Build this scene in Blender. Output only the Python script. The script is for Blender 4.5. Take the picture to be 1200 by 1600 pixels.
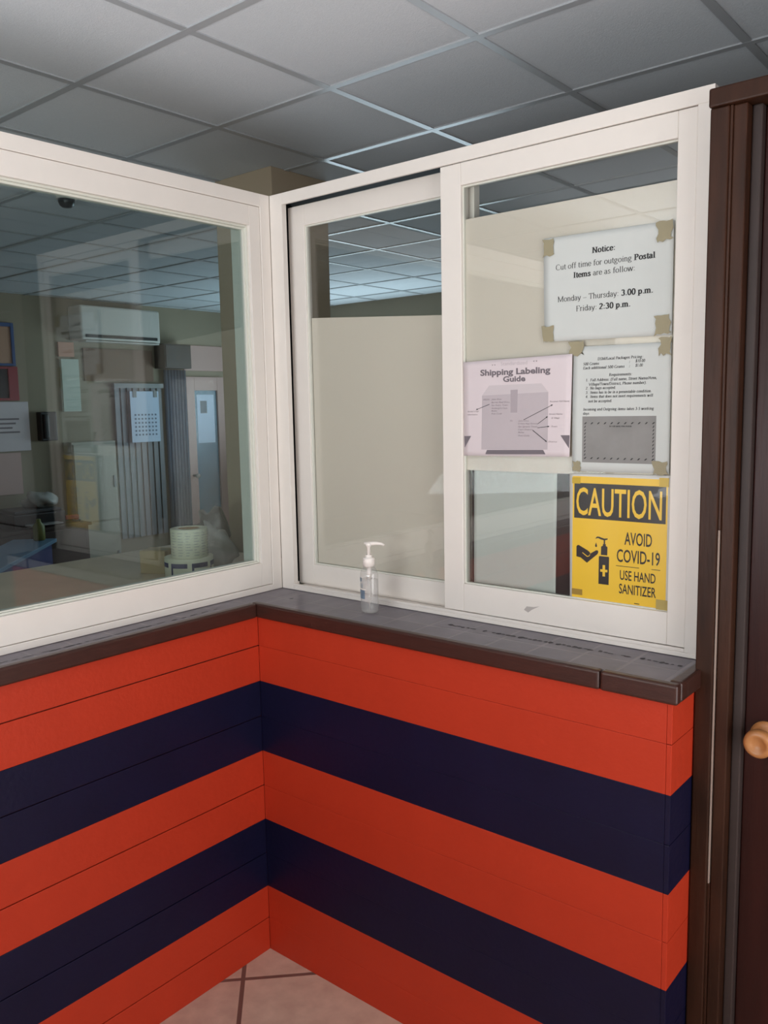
import bpy, bmesh, math, random
from mathutils import Vector, Matrix
from math import sin, cos, pi, radians

for o in list(bpy.data.objects): bpy.data.objects.remove(o)
SC = bpy.context.scene
COL = SC.collection
random.seed(7)

# ------------------------------------------------------------------ camera
CAM_F, CAM_W, CAM_H = 1315.23, 1200.0, 1600.0
cam_d = bpy.data.cameras.new('camera')
cam = bpy.data.objects.new('camera', cam_d); COL.objects.link(cam)
cam_d.sensor_fit = 'VERTICAL'; cam_d.sensor_height = 32.0; cam_d.sensor_width = 24.0
cam_d.lens = 32.0 * CAM_F / CAM_H
cam_d.clip_start = 0.02
yaw, pit, rol = 0.69150, -0.12410, -0.01930
fw = Vector((-sin(yaw)*cos(pit), cos(yaw)*cos(pit), sin(pit)))
r0 = Vector((cos(yaw), sin(yaw), 0)); u0 = r0.cross(fw)
rr = r0*cos(rol) + u0*sin(rol); uu = -r0*sin(rol) + u0*cos(rol)
M = Matrix((rr, uu, -fw)).transposed().to_4x4()
M.translation = Vector((1.8232, -1.6136, 1.6465))
cam.matrix_world = M
SC.camera = cam

# ------------------------------------------------------------------ light, exposure
SC.view_settings.view_transform = 'Standard'
SC.view_settings.look = 'None'
SC.view_settings.gamma = 1.0
SC.view_settings.use_curve_mapping = False
SC.view_settings.exposure = -0.10
SC.cycles.max_bounces = 10
SC.cycles.diffuse_bounces = 5
SC.cycles.transparent_max_bounces = 24
SC.cycles.caustics_refractive = False
SC.cycles.caustics_reflective = False
w = bpy.data.worlds.new('sky'); SC.world = w; w.use_nodes = True
w.node_tree.nodes['Background'].inputs[0].default_value = (0.78, 0.88, 1.0, 1)
w.node_tree.nodes['Background'].inputs[1].default_value = 1.0

def area(name, loc, direction, sx, sy, power, color):
    d = bpy.data.lights.new(name, 'AREA'); d.shape = 'RECTANGLE'; d.size = sx; d.size_y = sy
    d.energy = power; d.color = color
    o = bpy.data.objects.new(name, d); COL.objects.link(o)
    o.location = loc
    o.rotation_euler = Vector(direction).to_track_quat('-Z', 'Z').to_euler()
    return o
# daylight through the street doorway (right) and the office window, plus an added ceiling fill
area('daylight_doorway', (3.00, -1.05, 1.12), (-1, 0, 0.0), 1.5, 1.95, 39, (1.0, 0.975, 0.95))
area('ceiling_bounce_fill', (0.78, -3.0, 1.30), (-0.05, 0.30, 1.0), 1.25, 1.3, 92, (0.92, 0.965, 1.0))  # added lamp facing up inside the room, stands in for floor bounce
area('daylight_office', (-3.0, 4.30, 1.55), (0, -1, 0.75), 2.3, 1.0, 38, (0.68, 0.88, 1.0))

# ------------------------------------------------------------------ materials
def lin(c):
    c = c/255.0
    return c/12.92 if c <= 0.04045 else ((c+0.055)/1.055)**2.4
def rgb(r, g, b): return (lin(r), lin(g), lin(b), 1)
MATS = {}
def mat(name, col, rough=0.5, spec=0.5, noise=0.0, nscale=40.0, bump=0.0, bscale=200.0, metal=0.0, stretch=None, trans=0.0, coat=0.0):
    if name in MATS: return MATS[name]
    m = bpy.data.materials.new(name); m.use_nodes = True
    nt = m.node_tree; b = nt.nodes['Principled BSDF']
    b.inputs['Base Color'].default_value = col
    b.inputs['Roughness'].default_value = rough
    b.inputs['Specular IOR Level'].default_value = spec
    b.inputs['Metallic'].default_value = metal
    b.inputs['Coat Weight'].default_value = coat
    if trans: b.inputs['Transmission Weight'].default_value = trans
    if noise or bump:
        tc = nt.nodes.new('ShaderNodeTexCoord'); mp = nt.nodes.new('ShaderNodeMapping')
        nt.links.new(tc.outputs['Object'], mp.inputs['Vector'])
        if stretch: mp.inputs['Scale'].default_value = stretch
    if noise:
        n = nt.nodes.new('ShaderNodeTexNoise'); n.inputs['Scale'].default_value = nscale; n.inputs['Detail'].default_value = 5
        nt.links.new(mp.outputs[0], n.inputs['Vector'])
        mx = nt.nodes.new('ShaderNodeMix'); mx.data_type = 'RGBA'
        lo = tuple(max(0, c*(1-noise)) for c in col[:3]) + (1,); hi = tuple(min(1, c*(1+noise)) for c in col[:3]) + (1,)
        mx.inputs[6].default_value = lo; mx.inputs[7].default_value = hi
        nt.links.new(n.outputs['Fac'], mx.inputs[0]); nt.links.new(mx.outputs[2], b.inputs['Base Color'])
    if bump:
        n2 = nt.nodes.new('ShaderNodeTexNoise'); n2.inputs['Scale'].default_value = bscale; n2.inputs['Detail'].default_value = 4
        nt.links.new(mp.outputs[0], n2.inputs['Vector'])
        bp = nt.nodes.new('ShaderNodeBump'); bp.inputs['Strength'].default_value = bump; bp.inputs['Distance'].default_value = 0.003
        nt.links.new(n2.outputs['Fac'], bp.inputs['Height']); nt.links.new(bp.outputs[0], b.inputs['Normal'])
    MATS[name] = m
    return m

def glass(name, tint=(0.955, 0.968, 0.955, 1), f0=0.06, rough=0.0, haze=0.0):
    m = bpy.data.materials.new(name); m.use_nodes = True; nt = m.node_tree; nt.nodes.clear()
    out = nt.nodes.new('ShaderNodeOutputMaterial')
    tr = nt.nodes.new('ShaderNodeBsdfTransparent'); tr.inputs[0].default_value = tint
    gl = nt.nodes.new('ShaderNodeBsdfGlossy'); gl.inputs['Roughness'].default_value = rough
    lw = nt.nodes.new('ShaderNodeLayerWeight'); lw.inputs[0].default_value = 0.5
    p = nt.nodes.new('ShaderNodeMath'); p.operation = 'POWER'; p.inputs[1].default_value = 5
    nt.links.new(lw.outputs['Facing'], p.inputs[0])
    ma = nt.nodes.new('ShaderNodeMath'); ma.operation = 'MULTIPLY_ADD'; ma.inputs[1].default_value = 1-f0; ma.inputs[2].default_value = f0
    nt.links.new(p.outputs[0], ma.inputs[0])
    mx = nt.nodes.new('ShaderNodeMixShader')
    nt.links.new(ma.outputs[0], mx.inputs[0]); nt.links.new(tr.outputs[0], mx.inputs[1]); nt.links.new(gl.outputs[0], mx.inputs[2])
    last = mx
    if haze:
        df = nt.nodes.new('ShaderNodeBsdfDiffuse'); df.inputs[0].default_value = (0.8, 0.8, 0.78, 1)
        m2 = nt.nodes.new('ShaderNodeMixShader'); m2.inputs[0].default_value = haze
        nt.links.new(mx.outputs[0], m2.inputs[1]); nt.links.new(df.outputs[0], m2.inputs[2]); last = m2
    nt.links.new(last.outputs[0], out.inputs[0])
    return m

M_ORANGE = mat('orange_paint', rgb(179, 53, 30), 0.46, 0.25, 0.07, 9, 0.25, 60)
M_NAVY = mat('navy_paint', rgb(18, 17, 44), 0.42, 0.22, 0.25, 7, 0.25, 60)
M_GROOVE = mat('board_joint', rgb(60, 20, 16), 0.8)
M_ALU = mat('white_powder_coat', rgb(226, 219, 212), 0.45, 0.4, 0.03, 14)
M_BEAD = mat('glazing_bead', rgb(214, 214, 204), 0.4)
M_BLACK = mat('black_seal_and_gap', rgb(14, 14, 15), 0.7)
M_GLASS = glass('window_glass')
M_GLASS2 = glass('greenish_window_glass', (0.865, 0.925, 0.92, 1))
M_FILM = mat('cream_film', rgb(228, 216, 205), 0.6, 0.3, 0.03, 3)
M_PAPER = mat('white_paper', rgb(200, 203, 200), 0.75, 0.2, 0.03, 12)
M_PAPER2 = mat('pinkish_white_paper', rgb(212, 200, 203), 0.6, 0.3, 0.02, 12)
M_INK = mat('grey_black_ink', rgb(45, 45, 46), 0.8)
M_INKG = mat('grey_print', rgb(112, 104, 110), 0.8)
M_INKL = mat('pale_grey_print', rgb(185, 175, 179), 0.8, 0.2, 0.03, 30)
M_INKM = mat('mid_grey_print', rgb(168, 158, 163), 0.8)
M_TAPE = mat('tan_masking_tape', rgb(150, 141, 114), 0.55, 0.4, 0.08, 30)
M_TAPE2 = mat('clear_tape', rgb(190, 158, 40), 0.3, 0.5, 0.05, 30)
M_YELLOW = mat('sign_yellow', rgb(226, 184, 50), 0.35, 0.5, 0.05, 9, coat=0.2)
M_SIGNBLACK = mat('sign_black', rgb(34, 30, 28), 0.35, 0.5, coat=0.2)
M_LAM = mat('laminate_edge', rgb(214, 212, 206), 0.25, 0.5)
M_WOOD = mat('dark_wood_nosing', rgb(60, 34, 28), 0.34, 0.35, 0.35, 6, 0.15, 30, stretch=(4, 4, 30), coat=0.15)
M_DOORWOOD = mat('dark_stained_wood', rgb(52, 29, 18), 0.45, 0.22, 0.85, 5, 0.2, 25, stretch=(6, 6, 0.9))
M_DOORRED = mat('mahogany_stain', rgb(44, 17, 14), 0.38, 0.22, 0.5, 6, 0.15, 25, stretch=(9, 9, 0.6))
M_STRIP = mat('pale_weather_strip', rgb(146, 128, 118), 0.6)
M_GREYSTOP = mat('grey_brown_stop', rgb(56, 46, 44), 0.5, 0.25, 0.2, 10)
M_BRASS = mat('turned_pale_wood', rgb(166, 112, 66), 0.35, 0.5, 0.18, 20, stretch=(1, 8, 1), coat=0.2)
M_OFFWALL = mat('office_beige_paint', rgb(158, 146, 126), 0.8, 0.2, 0.03, 3)
M_PILLAR = mat('pillar_beige_paint', rgb(186, 168, 146), 0.8, 0.2, 0.03, 3)
M_LOBBY = mat('lobby_cream_paint', rgb(214, 205, 192), 0.8, 0.2, 0.03, 3)
M_OFFFLOOR = mat('office_floor', rgb(120, 108, 96), 0.5, 0.3, 0.1, 5)
M_GRID = mat('ceiling_grid_paint', rgb(174, 177, 181), 0.32, 0.5)
M_WHITEPL = mat('white_plastic', rgb(236, 228, 222), 0.35, 0.5)
M_BLACKPL = mat('black_plastic', rgb(24, 24, 26), 0.35, 0.5)
M_GREYPL = mat('grey_plastic', rgb(140, 140, 138), 0.45)
M_BLUE = mat('blue_laminate', rgb(96, 130, 158), 0.4, 0.5)
M_NAVYPL = mat('navy_panel', rgb(36, 50, 104), 0.5)
M_TANTOP = mat('tan_laminate', rgb(214, 194, 168), 0.4, 0.4, 0.15, 8)
M_CORK = mat('cork_board', rgb(190, 150, 126), 0.8, 0.2, 0.1, 60)
M_RED = mat('red_frame', rgb(150, 36, 44), 0.5)
M_CREAMROLL = mat('label_paper', rgb(226, 222, 198), 0.6, 0.3, 0.04, 30)
M_ROLLNAVY = mat('label_navy', rgb(48, 52, 92), 0.6)
M_CARD = mat('cardboard', rgb(168, 132, 96), 0.8, 0.2, 0.1, 20)
M_PINK = mat('pink_gloss_paint', rgb(196, 160, 152), 0.5)
M_BLUEGLASS = mat('blue_obscured_glass', rgb(84, 124, 146), 0.25, 0.5, 0.1, 6)
M_CURTAIN = mat('slate_blue_curtain', rgb(74, 92, 112), 0.8, 0.2, 0.15, 8)
M_SLAT = mat('grey_blind_slat', rgb(138, 136, 138), 0.6)
M_CABINET = mat('white_cabinet', rgb(172, 168, 152), 0.5)
M_PALEBLUE = mat('pale_blue_paper', rgb(206, 220, 240), 0.7)
M_BAG = mat('grey_plastic_bag', rgb(176, 172, 166), 0.35, 0.5, 0.2, 14)
M_OLIVE = mat('olive_plastic', rgb(110, 112, 50), 0.5)
M_LABELBLUE = mat('bottle_label_blue', rgb(112, 130, 148), 0.4)
M_BOTTLE = glass('clear_plastic', (0.975, 0.97, 0.97, 1), 0.08, 0.07, 0.12)
M_GEL = glass('clear_gel', (0.975, 0.975, 0.98, 1), 0.03, 0.03, 0.06)

def ceiling_tile_mat():
    m = mat('ceiling_tile', rgb(212, 216, 221), 0.9, 0.1, 0.05, 130, 0.35, 260)
    return m
M_CTILE = ceiling_tile_mat()

def brick_mat(name, c1, c2, mortar, size, msize, rot=0.0, off=(0, 0, 0), rough=0.4, bump=0.3, stain=None):
    m = bpy.data.materials.new(name); m.use_nodes = True; nt = m.node_tree; b = nt.nodes['Principled BSDF']
    tc = nt.nodes.new('ShaderNodeTexCoord'); mp = nt.nodes.new('ShaderNodeMapping'); mp.vector_type = 'TEXTURE'
    mp.inputs['Location'].default_value = off; mp.inputs['Rotation'].default_value = (0, 0, rot)
    nt.links.new(tc.outputs['Object'], mp.inputs[0])
    br = nt.nodes.new('ShaderNodeTexBrick'); br.offset = 0.0
    br.inputs['Color1'].default_value = c1; br.inputs['Color2'].default_value = c2; br.inputs['Mortar'].default_value = mortar
    br.inputs['Scale'].default_value = 1.0; br.inputs['Brick Width'].default_value = size; br.inputs['Row Height'].default_value = size
    br.inputs['Mortar Size'].default_value = msize; br.inputs['Mortar Smooth'].default_value = 0.2
    nt.links.new(mp.outputs[0], br.inputs['Vector'])
    n = nt.nodes.new('ShaderNodeTexNoise'); n.inputs['Scale'].default_value = 18; n.inputs['Detail'].default_value = 6
    nt.links.new(tc.outputs['Object'], n.inputs['Vector'])
    mx = nt.nodes.new('ShaderNodeMix'); mx.data_type = 'RGBA'; mx.blend_type = 'OVERLAY'; mx.inputs[0].default_value = 0.35
    nt.links.new(br.outputs['Color'], mx.inputs[6]); nt.links.new(n.outputs['Fac'], mx.inputs[7])
    last = mx.outputs[2]
    if stain:                      # a broken line of old sealant along the tiles
        sx = nt.nodes.new('ShaderNodeSeparateXYZ'); nt.links.new(tc.outputs['Object'], sx.inputs[0])
        ax, c, hw, lo = stain
        d = nt.nodes.new('ShaderNodeMath'); d.operation = 'COMPARE'; d.inputs[1].default_value = c; d.inputs[2].default_value = hw
        n3 = nt.nodes.new('ShaderNodeTexNoise'); n3.inputs['Scale'].default_value = 75; n3.inputs['Detail'].default_value = 3
        nt.links.new(tc.outputs['Object'], n3.inputs['Vector'])
        wob = nt.nodes.new('ShaderNodeMath'); wob.operation = 'MULTIPLY_ADD'; wob.inputs[1].default_value = 0.044; wob.inputs[2].default_value = -0.022
        nt.links.new(n3.outputs['Fac'], wob.inputs[0])
        ad = nt.nodes.new('ShaderNodeMath'); ad.operation = 'ADD'
        nt.links.new(sx.outputs[ax], ad.inputs[0]); nt.links.new(wob.outputs[0], ad.inputs[1]); nt.links.new(ad.outputs[0], d.inputs[0])
        th = nt.nodes.new('ShaderNodeMath'); th.operation = 'GREATER_THAN'; th.inputs[1].default_value = 0.46
        n4 = nt.nodes.new('ShaderNodeTexNoise'); n4.inputs['Scale'].default_value = 22; n4.inputs['Detail'].default_value = 2
        nt.links.new(tc.outputs['Object'], n4.inputs['Vector']); nt.links.new(n4.outputs['Fac'], th.inputs[0])
        g = nt.nodes.new('ShaderNodeMath'); g.operation = 'GREATER_THAN'; g.inputs[1].default_value = lo
        nt.links.new(sx.outputs[0], g.inputs[0])
        p1 = nt.nodes.new('ShaderNodeMath'); p1.operation = 'MULTIPLY'; nt.links.new(d.outputs[0], p1.inputs[0]); nt.links.new(th.outputs[0], p1.inputs[1])
        p2 = nt.nodes.new('ShaderNodeMath'); p2.operation = 'MULTIPLY'; nt.links.new(p1.outputs[0], p2.inputs[0]); nt.links.new(g.outputs[0], p2.inputs[1])
        p3 = nt.nodes.new('ShaderNodeMath'); p3.operation = 'MULTIPLY'; p3.inputs[1].default_value = 0.95; nt.links.new(p2.outputs[0], p3.inputs[0])
        m3 = nt.nodes.new('ShaderNodeMix'); m3.data_type = 'RGBA'; m3.inputs[7].default_value = rgb(38, 36, 44)
        nt.links.new(p3.outputs[0], m3.inputs[0]); nt.links.new(last, m3.inputs[6]); last = m3.outputs[2]
    nt.links.new(last, b.inputs['Base Color'])
    b.inputs['Roughness'].default_value = rough
    bp = nt.nodes.new('ShaderNodeBump'); bp.inputs['Strength'].default_value = bump; bp.inputs['Distance'].default_value = 0.002; bp.invert = True
    nt.links.new(br.outputs['Fac'], bp.inputs['Height']); nt.links.new(bp.outputs[0], b.inputs['Normal'])
    return m
M_CTOP = brick_mat('slate_grey_tile', rgb(110, 103, 113), rgb(103, 97, 107), rgb(122, 114, 121), 0.108, 0.004, 0, (0.02, -0.02, 0), 0.35, 0.3)
M_FLOORT = brick_mat('pinkish_floor_tile', rgb(196, 166, 148), rgb(190, 158, 142), rgb(110, 82, 74), 0.46, 0.007, radians(45), (0.0414, -0.146, 0), 0.35, 0.3)

# ------------------------------------------------------------------ builders
def tag(o, label=None, cat=None, group=None, kind=None):
    if label: o['label'] = label
    if cat: o['category'] = cat
    if group: o['group'] = group
    if kind: o['kind'] = kind
    return o
def empty(name, loc, label=None, cat=None, group=None, kind=None):
    o = bpy.data.objects.new(name, None); COL.objects.link(o); o.location = loc; o.empty_display_size = 0.05
    return tag(o, label, cat, group, kind)
def world_loc(o):
    v = Vector((0, 0, 0))
    while o: v += o.location; o = o.parent
    return v
class MB:
    def __init__(s): s.bm = bmesh.new()
    def box(s, x0, x1, y0, y1, z0, z1, mi=0, rz=0, c=None):
        vs = [s.bm.verts.new((x, y, z)) for x in (x0, x1) for y in (y0, y1) for z in (z0, z1)]
        if rz:
            c = Vector(c or ((x0+x1)/2, (y0+y1)/2, 0)); R = Matrix.Rotation(rz, 3, 'Z')
            for v in vs: v.co = R @ (v.co - c) + c
        for f in ((0, 1, 3, 2), (4, 6, 7, 5), (0, 4, 5, 1), (2, 3, 7, 6), (0, 2, 6, 4), (1, 5, 7, 3)):
            s.bm.faces.new([vs[i] for i in f]).material_index = mi
        return s
    def ring(s, a0, a1, b0, b1, ta0, ta1, tb0, tb1, fn, mi=0):
        """rectangular frame as four bars: outer a0..a1 x b0..b1, rail widths; fn maps (a0,a1,b0,b1)->box"""
        fn(a0, a0+ta0, b0, b1); fn(a1-ta1, a1, b0, b1); fn(a0+ta0, a1-ta1, b0, b0+tb0); fn(a0+ta0, a1-ta1, b1-tb1, b1)
        return s
    def lathe(s, c, prof, n=32, mi=0, axis='Z', sx=1.0, sy=1.0, rz=0.0, cap=True):
        c = Vector(c); rows = []
        for (r, h) in prof:
            row = []
            for k in range(n):
                a = 2*pi*k/n; x, y = r*cos(a)*sx, r*sin(a)*sy
                x, y = x*cos(rz)-y*sin(rz), x*sin(rz)+y*cos(rz)
                p = Vector((x, y, h)) if axis == 'Z' else (Vector((x, -h, y)) if axis == 'Y' else Vector((h, x, y)))
                row.append(s.bm.verts.new(c+p))
            rows.append(row)
        for A, B in zip(rows, rows[1:]):
            for k in range(n):
                f = s.bm.faces.new((A[k], A[(k+1) % n], B[(k+1) % n], B[k])); f.material_index = mi; f.smooth = True
        if cap:
            for row in (rows[0], rows[-1]):
                f = s.bm.faces.new(row); f.material_index = mi
        return s
    def tube(s, pts, rad, n=12, mi=0):
        pts = [Vector(p) for p in pts]; rads = rad if isinstance(rad, (list, tuple)) else [rad]*len(pts); rows = []
        for i, p in enumerate(pts):
            t = (pts[min(i+1, len(pts)-1)] - pts[max(i-1, 0)]).normalized()
            a = t.orthogonal().normalized() if abs(t.z) > .9 else t.cross(Vector((0, 0, 1))).normalized(); b = t.cross(a)
            rows.append([s.bm.verts.new(p + (a*cos(2*pi*k/n) + b*sin(2*pi*k/n))*rads[i]) for k in range(n)])
        for A, B in zip(rows, rows[1:]):
            for k in range(n):
                f = s.bm.faces.new((A[k], A[(k+1) % n], B[(k+1) % n], B[k])); f.smooth = True; f.material_index = mi
        for row in (rows[0], rows[-1]): s.bm.faces.new(row).material_index = mi
        return s
    def poly(s, pts, mi=0, thick=None, off=None):
        vs = [s.bm.verts.new(p) for p in pts]; f = s.bm.faces.new(vs); f.material_index = mi
        if thick:
            o = Vector(off); vb = [s.bm.verts.new(Vector(p)+o*thick) for p in pts]
            s.bm.faces.new(vb[::-1]).material_index = mi
            for i in range(len(pts)):
                j = (i+1) % len(pts); s.bm.faces.new((vs[i], vs[j], vb[j], vb[i])).material_index = mi
        return s
    def blob(s, c, sx, sy, sz, seed, amp=0.25, mi=0, sub=3):
        g = bmesh.ops.create_icosphere(s.bm, subdivisions=sub, radius=1.0); rnd = random.Random(seed)
        ph = [(rnd.uniform(2, 6), rnd.uniform(2, 6), rnd.uniform(2, 6), rnd.uniform(0, 6)) for _ in range(6)]
        for v in g['verts']:
            k = 1 + amp*sum(sin(a*v.co.x+b*v.co.y+cc*v.co.z+d) for a, b, cc, d in ph)/3
            v.co = Vector((v.co.x*sx*k, v.co.y*sy*k, max(-1.0, v.co.z*k*1.15)*sz)) + Vector(c)
        for f in s.bm.faces: f.smooth = True
        return s
    def build(s, name, mats, parent=None, bevel=0.0, seg=2, label=None, recalc=True):
        if recalc: bmesh.ops.recalc_face_normals(s.bm, faces=s.bm.faces[:])
        if parent is not None:
            off = world_loc(parent)
            for v in s.bm.verts: v.co -= off
        me = bpy.data.meshes.new(name); s.bm.to_mesh(me); s.bm.free()
        for m in (mats if isinstance(mats, (list, tuple)) else [mats]): me.materials.append(m)
        o = bpy.data.objects.new(name, me); COL.objects.link(o)
        if parent is not None: o.parent = parent
        if bevel:
            bv = o.modifiers.new('bevel', 'BEVEL'); bv.width = bevel; bv.segments = seg; bv.limit_method = 'ANGLE'; bv.angle_limit = radians(40)
        if label: o['label'] = label
        return o

# ---- lettering: a broad-nib serif drawn from skeletons, and the built-in sans
def arc(cx, cy, rx, ry, a0, a1):
    n = max(5, int(abs(a1-a0)/20)+1)
    return [(cx+rx*cos(radians(a0+(a1-a0)*i/(n-1))), cy+ry*sin(radians(a0+(a1-a0)*i/(n-1)))) for i in range(n)]
L = lambda *p: list(p)
_arch = lambda x: [arc(x+.14, .29, .14, .16, 170, 0) + [(x+.28, 0)]]
GL = {
 'a': (.44, [arc(.19, .33, .13, .12, 160, 0)+[(.32, .06), (.38, .01)], arc(.19, .13, .135, .13, 0, 360)]),
 'b': (.5, [L((.1, .68), (.1, 0)), arc(.26, .225, .16, .225, 0, 360)]),
 'c': (.44, [arc(.23, .225, .17, .225, 45, 325)]), 'd': (.5, [L((.39, .68), (.39, 0)), arc(.23, .225, .16, .225, 0, 360)]),
 'e': (.44, [arc(.22, .225, .17, .225, 5, 325), L((.06, .24), (.38, .24))]),
 'f': (.32, [L((.14, 0), (.14, .54)), arc(.25, .54, .11, .14, 180, 50), L((.03, .45), (.28, .45))]),
 'g': (.5, [arc(.22, .29, .14, .16, 0, 360), arc(.23, -.1, .18, .1, 0, 360), L((.14, .14), (.1, .04), (.3, 0)), L((.32, .41), (.44, .44))]),
 'h': (.5, [L((.1, .68), (.1, 0))]+_arch(.1)), 'i': (.28, [L((.14, .45), (.14, 0)), L((.14, .64), (.141, .60))]),
 'k': (.5, [L((.1, .68), (.1, 0)), L((.4, .44), (.12, .17)), L((.2, .25), (.42, 0))]), 'l': (.28, [L((.14, .68), (.14, 0))]),
 'm': (.78, [L((.1, .45), (.1, 0))]+_arch(.1)+_arch(.38)), 'n': (.5, [L((.1, .45), (.1, 0))]+_arch(.1)),
 'o': (.5, [arc(.25, .225, .19, .225, 0, 360)]), 'p': (.5, [L((.1, .45), (.1, -.2)), arc(.26, .225, .16, .225, 0, 360)]),
 'q': (.5, [L((.39, .45), (.39, -.2)), arc(.23, .225, .16, .225, 0, 360)]), 'r': (.34, [L((.1, .45), (.1, 0)), arc(.23, .29, .13, .15, 170, 50)]),
 's': (.39, [L((.31, .36), (.26, .43), (.17, .45), (.09, .40), (.08, .33), (.14, .27), (.26, .2), (.32, .13), (.29, .04), (.19, 0), (.1, .02), (.06, .1))]),
 't': (.3, [L((.14, .58), (.14, .1)), arc(.22, .1, .08, .1, 180, 310), L((.03, .45), (.27, .45))]),
 'u': (.5, [L((.1, .45), (.1, .14)), arc(.24, .14, .14, .14, 180, 340), L((.39, .45), (.39, 0))]),
 'v': (.48, [L((.04, .45), (.23, 0)), L((.23, 0), (.42, .45))]), 'w': (.7, [L((.03, .45), (.18, 0)), L((.18, 0), (.33, .45)), L((.33, .45), (.48, 0)), L((.48, 0), (.65, .45))]),
 'x': (.48, [L((.05, .45), (.42, 0)), L((.05, 0), (.42, .45))]), 'y': (.48, [L((.04, .45), (.23, .02)), L((.42, .45), (.2, -.12), (.08, -.2))]),
 'N': (.72, [L((.12, .66), (.12, 0)), L((.12, .66), (.58, 0)), L((.58, 0), (.58, .66))]), 'C': (.66, [arc(.35, .33, .28, .34, 45, 315)]),
 'P': (.56, [L((.14, .66), (.14, 0)), arc(.28, .49, .2, .17, 90, -90), L((.14, .66), (.28, .66)), L((.14, .32), (.28, .32))]),
 'I': (.33, [L((.165, .66), (.165, 0))]), 'M': (.88, [L((.12, .66), (.12, 0)), L((.12, .66), (.43, .04)), L((.43, .04), (.74, .66)), L((.74, .66), (.74, 0))]),
 'T': (.6, [L((.3, .66), (.3, 0)), L((.04, .54), (.05, .65), (.55, .65), (.56, .54))]), 'F': (.55, [L((.14, .66), (.14, 0)), L((.14, .65), (.48, .65), (.5, .54)), L((.14, .34), (.38, .34))]),
 'E': (.6, [L((.14, .66), (.14, 0)), L((.14, .65), (.48, .65), (.5, .54)), L((.14, .34), (.38, .34)), L((.14, .01), (.5, .01), (.53, .13))]),
 'D': (.7, [L((.14, .66), (.14, 0)), L((.14, .66), (.3, .66)), L((.14, 0), (.3, 0)), arc(.3, .33, .3, .33, 90, -90)]),
 'R': (.64, [L((.14, .66), (.14, 0)), arc(.28, .49, .19, .17, 90, -90), L((.14, .66), (.28, .66)), L((.14, .32), (.28, .32)), L((.3, .32), (.56, 0))]),
 'A': (.7, [L((.05, 0), (.33, .66)), L((.33, .66), (.63, 0)), L((.17, .24), (.5, .24))]), 'L': (.58, [L((.14, .66), (.14, 0)), L((.14, .01), (.5, .01), (.53, .14))]),
 'V': (.68, [L((.04, .66), (.34, 0)), L((.34, 0), (.63, .66))]), 'O': (.7, [arc(.35, .33, .29, .34, 0, 360)]),
 'G': (.7, [arc(.35, .33, .29, .34, 45, 330), L((.6, .28), (.6, .05))]), 'S': (.54, [L((.44, .52), (.4, .62), (.26, .67), (.13, .61), (.1, .5), (.16, .4), (.36, .3), (.46, .2), (.43, .07), (.28, -.01), (.14, .03), (.08, .16))]),
 'B': (.62, [L((.14, .66), (.14, 0)), arc(.27, .5, .18, .16, 90, -90), L((.14, .66), (.27, .66)), L((.14, .34), (.3, .34)), arc(.3, .17, .21, .17, 90, -90), L((.14, 0), (.3, 0))]),
 '0': (.5, [arc(.25, .33, .18, .34, 0, 360)]), '1': (.5, [L((.27, .66), (.27, 0)), L((.27, .66), (.15, .56))]),
 '2': (.5, [arc(.24, .49, .16, .17, 160, -20)+[(.06, .01)], L((.06, .02), (.44, .02))]), '3': (.5, [arc(.22, .5, .15, .16, 150, -80), arc(.22, .18, .18, .18, 80, -150)]),
 '4': (.5, [L((.34, .66), (.34, 0)), L((.34, .66), (.04, .2), (.46, .2))]), '5': (.5, [L((.42, .65), (.16, .65), (.12, .38)), arc(.22, .2, .19, .2, 110, -140)]),
 '6': (.5, [arc(.25, .2, .17, .2, 0, 360), arc(.42, .25, .34, .42, 100, 180)]), '9': (.5, [arc(.25, .46, .17, .2, 0, 360), arc(.08, .41, .34, .42, -80, 0)]),
 ':': (.28, [L((.13, .42), (.131, .38)), L((.13, .07), (.131, .03))]), '.': (.25, [L((.12, .06), (.121, .02))]), ',': (.25, [L((.13, .07), (.13, .0), (.08, -.1))]),
 '\u2013': (.5, [L((.02, .21), (.48, .21))]), '-': (.34, [L((.04, .21), (.3, .21))]), '/': (.3, [L((.02, -.02), (.28, .68))]),
 '(': (.33, [arc(.36, .24, .24, .44, 110, 250)]), ')': (.33, [arc(-.03, .24, .24, .44, 70, -70)]),
 '$': (.5, [L((.41, .5), (.36, .61), (.24, .65), (.13, .59), (.11, .48), (.17, .39), (.34, .29), (.42, .19), (.38, .06), (.25, 0), (.13, .03), (.08, .15)), L((.25, .72), (.25, -.07))]),
 'Y': (.66, [L((.33, .3), (.33, 0)), L((.04, .66), (.33, .3)), L((.33, .3), (.61, .66))]), ' ': (.27, []),
}
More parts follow.
